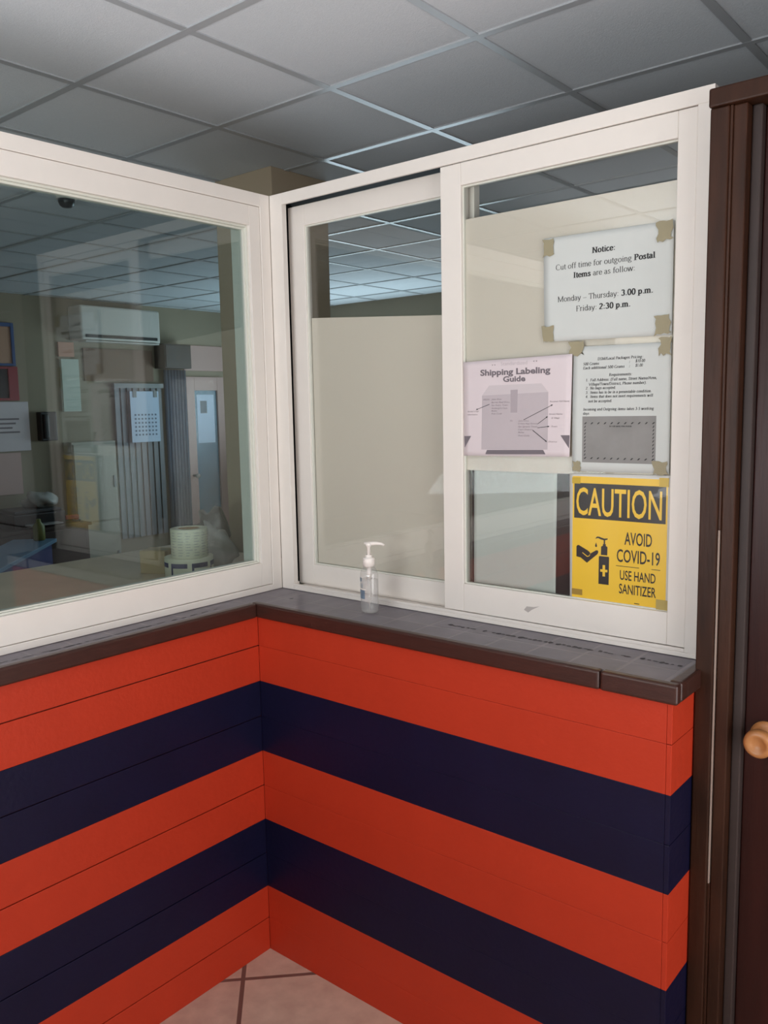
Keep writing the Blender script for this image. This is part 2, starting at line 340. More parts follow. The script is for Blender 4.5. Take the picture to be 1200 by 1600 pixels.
def serif_polys(runs, bold_w=.088, thin_w=.046, shear=0.0):
    """runs: [(text, bold)] -> (list of polygons in em units, total width)"""
    out, x = [], 0.0
    for text, bold in runs:
        tx = bold_w if bold else thin_w; ty = tx*.42
        for ch in text:
            adv, strokes = GL[ch]
            for st in strokes:
                for (a, b) in zip(st, st[1:]):
                    dx, dy = b[0]-a[0], b[1]-a[1]; l = math.hypot(dx, dy) or 1e-6
                    nx, ny = -dy/l, dx/l; h = math.hypot(tx*nx, ty*ny); ex, ey = dx/l*ty*.6, dy/l*ty*.6
                    out.append([(a[0]-ex+nx*h, a[1]-ey+ny*h), (b[0]+ex+nx*h, b[1]+ey+ny*h), (b[0]+ex-nx*h, b[1]+ey-ny*h), (a[0]-ex-nx*h, a[1]-ey-ny*h)])
                    out[-1] = [(p[0]+x, p[1]) for p in out[-1]]
                for (p, q) in ((st[0], st[1]), (st[-1], st[-2])):
                    if abs(p[0]-q[0]) < .35*abs(p[1]-q[1]) and abs(p[1]-q[1]) > .2 and min(abs(p[1]-k) for k in (0, .45, .66, .68, -.2)) < .005:
                        sl = tx*2.0 if p[1] < .1 or ch.isupper() else tx*1.5
                        x0 = p[0]-sl; x1 = p[0]+(sl if p[1] < .1 or ch.isupper() or ch in 'vwxy' else tx*.8)
                        out.append([(x0+x, p[1]-ty*.6), (x1+x, p[1]-ty*.6), (x1+x, p[1]+ty*.6), (x0+x, p[1]+ty*.6)])
            x += adv * (1.06 if bold else 1.0)
    if shear: out = [[(px+py*shear, py) for px, py in q] for q in out]
    return out, x
def serif_line(mb, runs, x0, x1, zb, cap, fy, mi=0, shear=0.0, bw=.088, tw=.046):
    polys, wd = serif_polys(runs, bw, tw, shear); sx = (x1-x0)/wd; sz = cap/.66
    for q in polys:
        pts = [(x0+p[0]*sx, zb+p[1]*sz) for p in q]
        mb.poly([(px, fy(px, pz), pz) for px, pz in pts], mi)
_capcache = {}
def sans_mesh(text, offset=0.0, shear=0.0):
    c = bpy.data.curves.new('txt', 'FONT'); c.body = text; c.offset = offset; c.shear = shear; c.resolution_u = 3
    o = bpy.data.objects.new('txt', c); COL.objects.link(o)
    dg = bpy.context.evaluated_depsgraph_get(); me = bpy.data.meshes.new_from_object(o.evaluated_get(dg))
    bpy.data.objects.remove(o); bpy.data.curves.remove(c)
    return me
def sans_line(mb, text, x0, x1, zb, cap, fy, mi=0, offset=0.0, shear=0.0):
    me = sans_mesh(text, offset, shear)
    if 'H' not in _capcache:
        h = sans_mesh('H'); _capcache['H'] = max(v.co.y for v in h.vertices); bpy.data.meshes.remove(h)
    xs = [v.co.x for v in me.vertices]; a, b = min(xs), max(xs); sx = (x1-x0)/(b-a); sz = cap/_capcache['H']
    vs = []
    for v in me.vertices:
        px, pz = x0+(v.co.x-a)*sx, zb+v.co.y*sz
        vs.append(mb.bm.verts.new((px, fy(px, pz), pz)))
    for p in me.polygons:
        try: f = mb.bm.faces.new([vs[i] for i in p.vertices]); f.material_index = mi
        except ValueError: pass
    bpy.data.meshes.remove(me)

def sheet(name, corners, y, wav, m, parent, n=14, thick=0.0004):
    """a paper sheet facing -y; corners TL,TR,BR,BL as (x,z); wav(x,z) is its bulge"""
    TL, TR, BR, BL = [Vector((c[0], 0, c[1])) for c in corners]
    mb = MB(); vs = []
    for i in range(n+1):
        row = []
        for j in range(n+1):
            s, t = j/n, i/n; p = (TL*(1-s)+TR*s)*(1-t) + (BL*(1-s)+BR*s)*t
            row.append(mb.bm.verts.new((p.x, y+wav(p.x, p.z), p.z)))
        vs.append(row)
    for i in range(n):
        for j in range(n):
            f = mb.bm.faces.new((vs[i][j], vs[i+1][j], vs[i+1][j+1], vs[i][j+1])); f.smooth = True
    o = mb.build(name, m, parent, recalc=False)
    sd = o.modifiers.new('thickness', 'SOLIDIFY'); sd.thickness = thick; sd.offset = -1
    return o
def ragged(mb, x0, x1, z0, z1, y, seed, k=5, amp=.12):
    rnd = random.Random(seed); pts = []
    w_, h_ = x1-x0, z1-z0
    for i in range(k): pts.append((x0+w_*i/k, z1 + rnd.uniform(-amp, 0)*h_*.5))
    for i in range(k): pts.append((x1 + rnd.uniform(-amp, 0)*w_, z1-h_*i/k))
    for i in range(k): pts.append((x1-w_*i/k, z0 + rnd.uniform(0, amp)*h_))
    for i in range(k): pts.append((x0 + rnd.uniform(0, amp)*w_, z0+h_*i/k))
    mb.poly([(p[0], y, p[1]) for p in pts], 0, 0.0003, (0, 1, 0))
    return mb

# ------------------------------------------------------------------ room shell
S = 0.215; Z1 = 0.2065; ZT = 1.0455
WX = 1.2279
H = 2.6053
XW, XE, YS, YN = -4.85, 3.05, -3.25, 4.36
MB().box(XW, XE, YS, YN, -0.08, 0).build('floor', M_FLOORT)['kind'] = 'structure'
c_ = MB().box(XW, XE, YS, YN, H, H+0.06).build('ceiling', M_CTILE); c_['kind'] = 'structure'
g_ = MB(); K = 0.5261; GX, GY = 0.0111, -0.1663
i = math.ceil((XW-GX)/K)
while GX+i*K < XE:
    x = GX+i*K; g_.box(x-.012, x+.012, YS, YN, H-.004, H+.001); i += 1
i = math.ceil((YS-GY)/K)
while GY+i*K < YN:
    y = GY+i*K; g_.box(XW, XE, y-.012, y+.012, H-.0044, H+.001); i += 1
g_.build('ceiling_grid', M_GRID, c_)
def struct(name, mb, m, bevel=0):
    o = mb.build(name, m, None, bevel); o['kind'] = 'structure'; return o
# outer walls
struct('wall_west', MB().box(XW-.12, XW, YS, YN, 0, H), M_OFFWALL)
wn = MB(); wx0, wx1, wz0, wz1 = -4.2, -1.8, 1.0, 2.1
wn.box(XW, wx0, YN, YN+.12, 0, H).box(wx1, XE, YN, YN+.12, 0, H).box(wx0, wx1, YN, YN+.12, 0, wz0).box(wx0, wx1, YN, YN+.12, wz1, H)
struct('wall_north', wn, M_OFFWALL)
we = MB(); ya, yb, zb_ = -1.83, -0.27, 2.12
we.box(XE, XE+.12, YS, ya, 0, H).box(XE, XE+.12, yb, YN, 0, H).box(XE, XE+.12, ya, yb, zb_, H)
struct('wall_east', we, M_LOBBY)
wsb = MB(); sx0, sx1, sz0, sz1 = 0.12, 1.45, 0.45, 2.05
wsb.box(XW, sx0, YS-.12, YS, 0, H).box(sx1, XE, YS-.12, YS, 0, H).box(sx0, sx1, YS-.12, YS, 0, sz0).box(sx0, sx1, YS-.12, YS, sz1, H)
struct('wall_south', wsb, M_LOBBY)
for nm, yy, (x0, x1, z0, z1) in (('window_3', YN+.06, (wx0, wx1, wz0, wz1)), ('window_4', YS-.06, (sx0, sx1, sz0, sz1))):
    wv = empty(nm, ((x0+x1)/2, yy, z0), kind='structure')
    fm = MB(); fm.ring(x0, x1, z0, z1, .05, .05, .05, .05, lambda a, b, c, d: fm.box(a, b, yy-.03, yy+.03, c, d))
    fm.box((x0+x1)/2-.025, (x0+x1)/2+.025, yy-.025, yy+.025, z0+.05, z1-.05).build('frame', M_ALU, wv, .002)
    MB().box(x0+.05, x1-.05, yy-.003, yy+.003, z0+.05, z1-.05).build('glass_pane', M_GLASS, wv)
# square pillar inside the office
struct('pillar', MB().box(-1.07, -0.725, .80, 1.128, 0, H), M_PILLAR, .004)

# striped half walls: boards, two to a stripe
def boards(fn, lo, hi, gap):
    z = lo; cols = []
    edges = [0, Z1*.5, Z1, Z1+.5*S, Z1+S, Z1+1.5*S, Z1+2*S, Z1+2.5*S, Z1+3*S, Z1+3.5*S, ZT]
    for k in range(10):
        ci = 1 if (k//2) % 2 == 1 else 0
        fn(edges[k]+(gap if k % 2 else 0), edges[k+1]-(0 if k == 9 else gap*(1 if k % 2 == 0 else .3)), ci)
wl = MB()
wl.box(-.19, -.006, YS, .19, 0, ZT, 2)
boards(lambda a, b, ci: wl.box(-.012, 0, YS, 0.0, a, b, ci), 0, ZT, .0014)
struct('wall_left', wl, [M_ORANGE, M_NAVY, M_GROOVE], .0012)
wr = MB()
wr.box(-.19, WX-.006, .006, .19, 0, ZT, 2)
boards(lambda a, b, ci: wr.box(0, WX-.0115, 0, .012, a, b, ci), 0, ZT, .0002)
boards(lambda a, b, ci: wr.box(WX-.011, WX, .0, .19, a, b, ci), 0, ZT, .0007)
struct('wall_right', wr, [M_ORANGE, M_NAVY, M_GROOVE], .0009)
# solid wall past the left window and past the door
struct('wall_lobby_end', MB().box(-.17, -.09, YS, -2.3, ZT, 2.2765), M_LOBBY)
struct('wall_beside_door', MB().box(2.22, XE, .15, .25, 0, 2.2765), M_LOBBY)

# tiled counter with wooden nosing
ZC = 1.0876
ct = empty('counter_ledge', (0, 0, ZT), 'L-shaped ledge of grey tiles with dark wood edging above the striped walls', 'counter ledge')
t_ = MB().box(-.20, -.006, -2.9, .20, ZT+.0005, ZC-.001).box(-.006, WX-.008, .006, .20, ZT+.0005, ZC-.001)
t_.build('tile_top', M_CTOP, ct, .001, label='slate grey ceramic tiles')
nz0, nz1, ov = 1.0465, 1.0890, .014
MB().box(-.012, ov, -2.9, -ov+.0, nz0, nz1).build('edge_moulding', M_WOOD, ct, .006, 3)
mbn = MB().box(-.012, WX-.1525, -ov, .010, nz0, nz1).box(WX-.1510, WX+.014, -ov, .010, nz0, nz1); mbn.build('edge_moulding', M_WOOD, ct, .006, 3)
MB().box(WX-.014, WX+.014, .0105, .1775, nz0, nz1).build('edge_moulding', M_WOOD, ct, .006, 3)

sl = MB(); rnd = random.Random(5)
def smear(cx, cy, lx, ly):
    n = 9; pts = []
    for k in range(n):
        a = 2*pi*k/n; q = rnd.uniform(.65, 1.15)
        pts.append((cx+lx*cos(a)*q, cy+ly*sin(a)*q, ZC-.0006))
    sl.poly(pts, 0)
for k in range(6):
    xa = .598+k*.102
    for j in range(7):
        if rnd.random() < .12: continue
        smear(xa+.006+j*.0135+rnd.uniform(-.002, .002), .1185+.0012*k+rnd.uniform(-.0015, .0025), rnd.uniform(.005, .0095), rnd.uniform(.0025, .0060) if j % 3 else rnd.uniform(.006, .0085))
y = -2.4
while y < -.12:
    smear(-.034+rnd.uniform(-.003, .003), y, rnd.uniform(.0018, .0045), rnd.uniform(.008, .022)); y += rnd.uniform(.018, .045)
smear(.045, .095, .004, .010)
so = sl.build('sealant_residue', mat('black_sealant', rgb(42, 38, 46), .6), ct, label='broken line of old black sealant'); so['kind'] = 'stuff'

# ------------------------------------------------------------------ window_1 (left, fixed pane)
FZ0, FZ1 = ZC, 2.2765
w1 = empty('window_1', (-.10, -1.0, FZ0), kind='structure')
def yz_ring(mb, x0, x1, y0, y1, z0, z1, ty0, ty1, tz0, tz1):
    return mb.ring(y0, y1, z0, z1, ty0, ty1, tz0, tz1, lambda a, b, c, d: mb.box(x0, x1, a, b, c, d))
def xz_ring(mb, y0, y1, x0, x1, z0, z1, tx0, tx1, tz0, tz1):
    return mb.ring(x0, x1, z0, z1, tx0, tx1, tz0, tz1, lambda a, b, c, d: mb.box(a, b, y0, y1, c, d))
WY0 = -2.3
yz_ring(MB(), -.17, -.088, WY0, .1855, FZ0, FZ1, .04, .0375, .0185, .037).build('outer_frame', M_ALU, w1, .0012)
s1 = yz_ring(MB(), -.135, -.0905, WY0+.041, .1470, 1.1075, 2.2385, .0415, .0415, .071, .0575).build('sash_frame', M_ALU, w1, .0015)
yz_ring(MB(), -.128, -.100, WY0+.0825, .1054, 1.1785, 2.181, .006, .006, .005, .006).build('glazing_bead', M_BEAD, w1, .001)
yz_ring(MB(), -.128, -.107, WY0+.0885, .0994, 1.1835, 2.175, .006, .006, .004, .006).build('glazing_bead', M_BEAD, w1, .001)
MB().box(-.118, -.113, WY0+.09, .099, 1.184, 2.174).build('glass_pane', M_GLASS2, w1)
yz_ring(MB(), -.160, -.128, WY0+.075, .112, 1.165, 2.19, .01, .018, .012, .012).build('inner_bead', M_BEAD, w1, .001)

# ------------------------------------------------------------------ window_2 (right, two sliding sashes)
w2 = empty('window_2', (.56, .23, FZ0), kind='structure')
fr = MB()
fr.box(-.0875, -.036, .186, .205, FZ0, FZ1)                 # left lip
fr.box(-.0875, -.080, .205, .275, FZ0, FZ1)
fr.box(-.036, 1.2149, .186, .1945, 2.2435, FZ1)             # top lip
fr.box(-.080, 1.2149, .1945, .275, 2.262, FZ1)
fr.box(-.036, 1.2149, .186, .275, FZ0, 1.0985)              # bottom track
fr.box(-.036, 1.181, .186, .1935, 1.0985, 1.1065)
fr.box(1.1812, 1.2149, .186, .275, 1.0985, 2.2435)
fr.build('outer_frame', M_ALU, w2, .0012)
MB().box(-.0799, -.0755, .206, .270, 1.0990, 2.2615).box(-.0755, .534, .222, .270, 2.2565, 2.2615).box(-.0755, .534, .1950, .220, 2.2545, 2.2615).build('dark_gap_liner', M_BLACK, w2)  # black liner puts the shade of the open sash channels into colour
MB().box(-.052, -.038, .2055, .212, 1.0986, 1.110).build('track_stop', M_ALU, w2, .0005)
# rear sash
rs = xz_ring(MB(), .232, .258, -.0575, .6086, 1.0990, 2.2440, .0665, .056, .0670, .0600).build('rear_sash', M_ALU, w2, .0015)
xz_ring(MB(), .2365, .2455, .0090, .5526, 1.1660, 2.1840, .005, .004, .004, .004).build('glazing_bead', M_BEAD, rs, .0006)
MB().box(.0130, .5490, .2430, .2470, 1.1695, 2.1805).build('glass_pane', M_GLASS, rs)
MB().poly([(.0135, .2475, 1.170), (.5485, .2475, 1.170), (.5485, .2475, 1.882), (.0135, .2475, 1.916)], 0, .0004, (0, 1, 0)).build('privacy_film', M_FILM, rs, label='cream opaque film covering the lower pane')
MB().box(.5640, .5715, .2290, .2325, 1.10, 2.243).build('brush_seal', M_BLACK, rs)
# front sash
fs = xz_ring(MB(), .1895, .224, .5350, 1.1805, 1.1080, 2.2420, .0620, .0405, .0740, .0540).build('front_sash', M_ALU, w2, .0018)
xz_ring(MB(), .1985, .2090, .5970, 1.1400, 1.1820, 2.1880, .003, .003, .003, .004).build('glazing_bead', M_BEAD, fs, .0005)
MB().box(.5990, 1.1385, .2025, .2065, 1.1835, 2.1860).build('glass_pane', M_GLASS, fs)
MB().poly([(.5995, .2070, 1.480), (1.1380, .2070, 1.480), (1.1380, .2070, 2.1085), (.5995, .2070, 2.1085)], 0, .0004, (0, 1, 0)).build('privacy_film', M_FILM, fs, label='cream opaque film on the upper pane')

MB().poly([(.778, .18935, 1.1375), (.790, .18935, 1.1320), (.800, .18935, 1.1400), (.822, .18935, 1.1520), (.806, .18935, 1.1480), (.786, .18935, 1.1470)], 0, .0001, (0, 1, 0)).build('scuff_mark', mat('grey_scuff', rgb(176, 168, 164), .7), fs)

# ------------------------------------------------------------------ door_1
d1 = empty('door_1', (1.70, .18, 0), kind='structure')
MB().box(1.2295, 1.2660, .118, .25, 0, 2.207).build('casing', M_DOORWOOD, d1, .003)
MB().box(1.2668, 1.2704, .1215, .25, .62, 1.385).build('weather_strip', M_STRIP, d1, .001)
MB().box(1.2662, 1.2715, .1225, .25, 1.3855, 2.207).box(1.2662, 1.2715, .1225, .25, 0, .6195).build('groove_fillet', M_DOORWOOD, d1, .001)
MB().box(1.2717, 1.2980, .1235, .25, 0, 2.207).build('jamb', M_DOORWOOD, d1, .003)
MB().box(1.2982, 1.3180, .150, .25, 0, 2.207).build('door_stop', M_GREYSTOP, d1, .003)
MB().box(1.2275, 2.24, .112, .25, 2.2075, 2.243).build('header', M_DOORWOOD, d1, .004)
MB().box(2.16, 2.235, .118, .25, 0, 2.207).build('casing', M_DOORWOOD, d1, .003)
ds = MB()
dx0, dx1 = 1.3182, 2.1595
ds.box(dx0, dx0+.10, .168, .208, .01, 2.205).box(dx1-.10, dx1, .168, .208, .01, 2.205)
for (a, b) in ((.01, .25), (1.00, 1.16), (2.07, 2.205)): ds.box(dx0+.10, dx1-.10, .168, .208, a, b)
ds.box(dx0+.09, dx1-.09, .182, .200, .2, 2.1)
slab = ds.build('door_slab', M_DOORRED, d1, .003)
kn = MB(); kc = (1.362, .168, .958)
kn.lathe(kc, [(.031, 0), (.031, .006), (.024, .010), (.013, .016), (.012, .030), (.018, .036), (.027, .042), (.0295, .052), (.0285, .060), (.024, .066), (.017, .066), (.013, .062), (.002, .0605)], 40, axis='Y')
kn.build('door_knob', M_BRASS, d1, label='turned pale wood door knob')

# ------------------------------------------------------------------ paper notices on the front sash
GYF = .2022
# 1. cut-off notice
nw = lambda x, z: -.0004 - .0016*max(0, sin((x-.82)*11))*max(0, sin((z-1.79)*13.3)) - .0012*max(0, (.86-x)/.04)*max(0, sin((z-1.83)*20))
NY = .2012
n1 = empty('cut_off_notice', (.975, NY, 1.80), 'white sheet with the postal cut-off times, topmost of the taped notices', 'notice')
sheet('paper', [(.8225, 2.0300), (1.1320, 2.0265), (1.1325, 1.7885), (.8265, 1.7925)], NY, nw, M_PAPER, n1, 18)
tx = MB(); fy = lambda x, z: NY+nw(x, z)-.0003
serif_line(tx, [('Notice:', True)], .9465, 1.0020, 1.9822, .0120, fy)
serif_line(tx, [('Cut off time for outgoing ', False), ('Postal', True)], .8550, 1.0930, 1.9545, .0120, fy)
serif_line(tx, [('Items', True), (' are as follow:', False)], .9005, 1.0490, 1.9325, .0120, fy)
serif_line(tx, [('Monday \u2013 Thursday: ', False), ('3.00 p.m.', True)], .8605, 1.0900, 1.8815, .0122, fy)
serif_line(tx, [('Friday: ', False), ('2:30 p.m.', True)], .9075, 1.0395, 1.8565, .0122, fy)
tx.build('printed_text', M_INK, n1, recalc=False)
for i_, (a, b, c, d) in enumerate([(.8205, .8525, 1.9855, 2.0280), (1.0935, 1.1330, 1.9840, 2.0290), (.8195, .8535, 1.7895, 1.8295), (1.0930, 1.1325, 1.7870, 1.8330)]):
    ragged(MB(), a, b, c, d, .1972, i_, amp=.16).build('tape', M_TAPE, n1)
# 2. package pricing sheet
PY = .2008
pw = lambda x, z: -.0002 - .003*max(0, (.93-x)/.03)*max(0, sin((z-1.5)*11)) - .0008*max(0, sin((x-.93)*15))
n2 = empty('package_pricing_sheet', (1.03, PY, 1.49), 'white price and requirements sheet with a grey envelope picture, above the yellow sign', 'notice')
sheet('paper', [(.9030, 1.7760), (1.1325, 1.7740), (1.1335, 1.4885), (.9010, 1.4885)], PY, pw, M_PAPER, n2, 18)
tx = MB(); fy = lambda x, z: PY+pw(x, z)-.0003
for runs, x0, x1, zb in [('DSM/Local Packages Pricing:', .9625, 1.0700, 1.7430), ('500 Grams', .9265, .9665, 1.7330), ('$10.00', 1.0526, 1.0745, 1.7342), (':', 1.037, 1.041, 1.7335),
        ('Each additional 500 Grams', .9265, 1.0275, 1.7237), ('$1.00', 1.0526, 1.0695, 1.7245), (':', 1.037, 1.041, 1.7240), ('Requirements:', .9905, 1.0455, 1.7062),
        ('1.  Full Address: (Full name, Street Name/Area,', .9334, 1.1020, 1.6960), ('Village/Town/District, Phone number).', .9410, 1.0790, 1.6863),
        ('2.  No bags accepted.', .9336, 1.0077, 1.6775), ('3.  Items has to be in a presentable condition.', .9336, 1.0910, 1.6676),
        ('4.  Items that does not meet requirements will', .9336, 1.0940, 1.6582), ('not be accepted.', .9404, .9993, 1.6479),
        ('Incoming and Outgoing items takes 3-5 working', .9275, 1.0965, 1.6293), ('days', .9273, .9430, 1.6197)]:
    serif_line(tx, [(runs, True)], x0, x1, zb, .0058, fy, shear=.15, bw=.070)
tx.build('printed_text', M_INK, n2, recalc=False)
ev = MB(); fy2 = lambda x, z: PY+pw(x, z)-.0002
NX = 10
for k in range(NX):
    xa, xb = .9262+(1.1024-.9262)*k/NX, .9262+(1.1024-.9262)*(k+1)/NX
    ev.poly([(xa, fy2(xa, 1.51), 1.5095), (xb, fy2(xb, 1.51), 1.5095), (xb, fy2(xb, 1.615), 1.6158), (xa, fy2(xa, 1.615), 1.6158)], 0)
ev.build('envelope_picture', mat('grey_photo_print', rgb(138, 136, 134), 0.6, 0.3, 0.25, 14), n2, recalc=False, label='grey photograph of an airmail envelope')
dm = MB(); fy3 = lambda x, z: PY+pw(x, z)-.0005
def slash(x, z, hx=.0038, hz=.0020):
    q = [(x-hx, z-hz), (x-hx*.1, z-hz), (x+hx, z+hz), (x+hx*.1, z+hz)]
    dm.poly([(a, fy3(a, b), b) for a, b in q], 0)
for k in range(11):
    s_ = k/10; slash(.9340+s_*(1.0965-.9340), 1.6000); slash(.9340+s_*(1.0965-.9340), 1.5195)
for k in range(1, 10):
    s_ = k/10; slash(.9330, 1.5195+s_*.0805, .0022, .0024); slash(1.0965, 1.5195+s_*.0805, .0022, .0024)
serif_line(dm, [('BY AIR MAIL PAR AVION', True)], .9935, 1.0463, 1.5915, .0030, fy3)
dm.build('envelope_border', M_INK, n2, recalc=False)
for i_, (a, b, c, d) in enumerate([(.8895, .9305, 1.7530, 1.7890), (1.1040, 1.1345, 1.7440, 1.7865), (.9015, .9255, 1.4840, 1.5130), (1.0950, 1.1345, 1.4850, 1.5170)]):
    ragged(MB(), a, b, c, d, .1975, 20+i_, amp=.22).build('tape', M_TAPE, n2)
# 3. shipping guide
SY = .1950
sw = lambda x, z: -.0015*max(0, sin((x-.593)*10)) + .0012*max(0, sin((z-1.518)*13))
n3 = empty('shipping_label_guide', (.745, SY, 1.52), 'landscape sheet headed shipping labeling guide with a grey parcel drawing', 'notice')
sheet('paper', [(.5980, 1.7556), (.9020, 1.7605), (.8965, 1.5215), (.5975, 1.5180)], SY, sw, M_PAPER2, n3, 18)
f_ = lambda dy: (lambda x, z: SY+sw(x, z)-dy)
def flatpoly(mb, pts, fy_, mi=0):
    mb.poly([(a, fy_(a, b), b) for a, b in pts], mi)
tt = MB()
sans_line(tt, 'Shipping Labeling', .6493, .8457, 1.7197, .0138, f_(.0004), 0, .034)
sans_line(tt, 'Guide', .7159, .7785, 1.7024, .0126, f_(.0004), 0, .034)
tt.build('heading', M_INKG, n3, recalc=False)
tt = MB(); sans_line(tt, 'Standardized', .7097, .7837, 1.7420, .0090, f_(.0004), 0, -.006); tt.build('subheading', M_INKL, n3, recalc=False)
for x0, sg in ((.6855, 1), (.6925, 1), (.8020, -1), (.8090, -1)):
    z0 = 1.7425 if sg > 0 else 1.7465
    tt = MB(); flatpoly(tt, [(x0-.002*sg, z0+.004), (x0+.0025*sg, z0+.002), (x0-.002*sg, z0), (x0-.0005*sg, z0+.002)][::sg], f_(.0004))
    tt.build('chevron', M_INKG, n3, recalc=False)
def qpatch(mb, q, fy_, mi=0, n=14):
    a, b, c, d = [Vector(p) for p in q]
    F = lambda s_, t_: (a*(1-s_)+b*s_)*(1-t_) + (d*(1-s_)+c*s_)*t_
    for k in range(n):
        for j in range(n):
            pts = [F(k/n, j/n), F((k+1)/n, j/n), F((k+1)/n, (j+1)/n), F(k/n, (j+1)/n)]
            flatpoly(mb, [(p.x, p.y) for p in pts], fy_, mi)
pk = MB()
qpatch(pk, [(.6515, 1.5345), (.8390, 1.5375), (.8400, 1.6745), (.6535, 1.6700)], f_(.0002), 0)
qpatch(pk, [(.6535, 1.6700), (.8400, 1.6745), (.8220, 1.6955), (.6747, 1.6945)], f_(.0002), 1)
qpatch(pk, [(.7369, 1.6267), (.7555, 1.6267), (.7572, 1.6825), (.7369, 1.6820)], f_(.0004), 2)
pk.build('parcel_drawing', [M_INKL, mat('lighter_grey_print', rgb(198, 188, 191), .8), M_INKM], n3, recalc=False, label='pale grey parcel drawing')
z_addr = lambda t, x: 2 if x < .65 or x > .84 else (0 if x < .72 else 1)
blocks = {}
for t, x0, x1, zb in [('FROM:', .6575, .6765, 1.6580), ('Jane Doe', .6816, .7109, 1.6585), ('Barrier Reef Drive', .6816, .7345, 1.6508), ('San Pedro Town', .6815, .7290, 1.6436),
        ('Ambergris Caye', .6815, .7280, 1.6364), ('Belize', .6815, .6980, 1.6298), ('Post Code', .6814, .7120, 1.6228), ('TO:', .7355, .7430, 1.6049), ('John Doe', .7586, .7880, 1.6048),
        ('Cristo Rey Street', .7586, .8110, 1.5980), ('San Ignacio Town', .7586, .8110, 1.5907), ('Cayo District', .7586, .7985, 1.5837), ('Belize', .7586, .7750, 1.5767), ('Post Code', .7586, .7900, 1.5689),
        ("Sender's Full", .6095, .6430, 1.6290), ('Information', .6094, .6400, 1.6212), ('Receiver Full Name', .8443, .8949, 1.6502), ('Street Name', .8425, .8778, 1.6204), ('& Village', .8490, .8700, 1.6112), ('Town', .8490, .8642, 1.5912), ('District', .8416, .8645, 1.5549)]:
    kb = 'sender_address' if z_addr(t, x0) == 0 else ('receiver_address' if z_addr(t, x0) == 1 else 'caption:'+(t if t not in ('Information', '& Village') else {'Information': "Sender's Full", '& Village': 'Street Name'}[t]))
    blocks.setdefault(kb, MB()); sans_line(blocks[kb], t, x0, x1, zb, .0036, f_(.0006), 0, .0, .25)
for kb, mb_ in blocks.items(): mb_.build(kb.split(':')[0], mat('faint_grey_text', rgb(134, 124, 128), .8), n3, recalc=False)
for (x0, z0), (x1, z1), wd in [((.6759, 1.6481), (.6352, 1.6348), .0006), ((.7733, 1.6087), (.8525, 1.6445), .0006), ((.8116, 1.5984), (.8394, 1.6170), .0006), ((.8116, 1.5896), (.8439, 1.5931), .0006), ((.7986, 1.5838), (.8377, 1.5557), .0009)]:
    d_ = Vector((x1-x0, z1-z0)).normalized(); n_ = Vector((-d_.y, d_.x))*wd; h_ = Vector((-d_.y, d_.x))*.0022
    e_ = Vector((x1, z1)) - d_*.005
    aw = MB(); flatpoly(aw, [(x0-n_.x, z0-n_.y), (e_.x-n_.x, e_.y-n_.y), (e_.x+n_.x, e_.y+n_.y), (x0+n_.x, z0+n_.y)], f_(.0006))
    flatpoly(aw, [(e_.x-h_.x, e_.y-h_.y), (x1, z1), (e_.x+h_.x, e_.y+h_.y)], f_(.0006))
    aw.build('arrow', M_INK, n3, recalc=False)
tr = MB()
flatpoly(tr, [(.5990, 1.5683), (.6003, 1.5385), (.6203, 1.5687)], f_(.0004)); tr.build('corner_shape', M_INKG, n3, recalc=False)
tr = MB(); flatpoly(tr, [(.8727, 1.5720), (.8955, 1.5413), (.8965, 1.5722)], f_(.0004)); tr.build('corner_shape', M_INKG, n3, recalc=False)
tr = MB()
qpatch(tr, [(.6634, 1.5229), (.8340, 1.5262), (.8275, 1.5367), (.6683, 1.5337)], f_(.0004))
tr.build('corner_shape', M_INKG, n3, recalc=False)

# 4. caution sign
CY = .1995
cw = lambda x, z: -.0006*sin((x-.9)*40)*max(0, sin((z-1.18)*10))
n4 = empty('caution_sign', (1.018, CY, 1.18), 'yellow laminated caution sign about hand sanitizer on the lower pane', 'sign')
sheet('laminate', [(.8950, 1.4815), (1.1395, 1.4860), (1.1400, 1.1835), (.8985, 1.1825)], CY, cw, M_LAM, n4, 18, .0006)
g4 = lambda dy: (lambda x, z: CY+cw(x, z)-dy)
def patch(mb, x0, x1, z0, z1, fy_, mi=0, n=12):
    for k in range(n):
        for j in range(n):
            xa, xb = x0+(x1-x0)*k/n, x0+(x1-x0)*(k+1)/n; za, zc = z0+(z1-z0)*j/n, z0+(z1-z0)*(j+1)/n
            flatpoly(mb, [(xa, za), (xb, za), (xb, zc), (xa, zc)], fy_, mi)
    return mb
patch(MB(), .9038, 1.1325, 1.1860, 1.4765, g4(.0002)).build('yellow_panel', M_YELLOW, n4, recalc=False)
patch(MB(), .9082, 1.1288, 1.3775, 1.4605, g4(.0004)).build('header_panel', M_SIGNBLACK, n4, recalc=False)
tt = MB(); sans_line(tt, 'CAUTION', .9135, 1.1200, 1.3865, .0625, g4(.0007), 0, .010); tt.build('headline', M_YELLOW, n4, recalc=False)
tt = MB()
sans_line(tt, 'AVOID', 1.0340, 1.0990, 1.3240, .0280, g4(.0005), 0, .012)
sans_line(tt, 'COVID-19', 1.0160, 1.1180, 1.2830, .0285, g4(.0005), 0, .012)
sans_line(tt, 'USE HAND', 1.0243, 1.1088, 1.2416, .0215, g4(.0005), 0, .012)
sans_line(tt, 'SANITIZER', 1.0228, 1.1103, 1.2093, .0220, g4(.0005), 0, .012)
flatpoly(tt, [(1.0145, 1.2722), (1.1190, 1.2722), (1.1190, 1.2736), (1.0145, 1.2736)], g4(.0005))
flatpoly(tt, [(1.0597, 1.1888), (1.0720, 1.1886), (1.0724, 1.1904), (1.0600, 1.1908)], g4(.0005))
tt.build('message_text', M_SIGNBLACK, n4, recalc=False)
ic = MB()
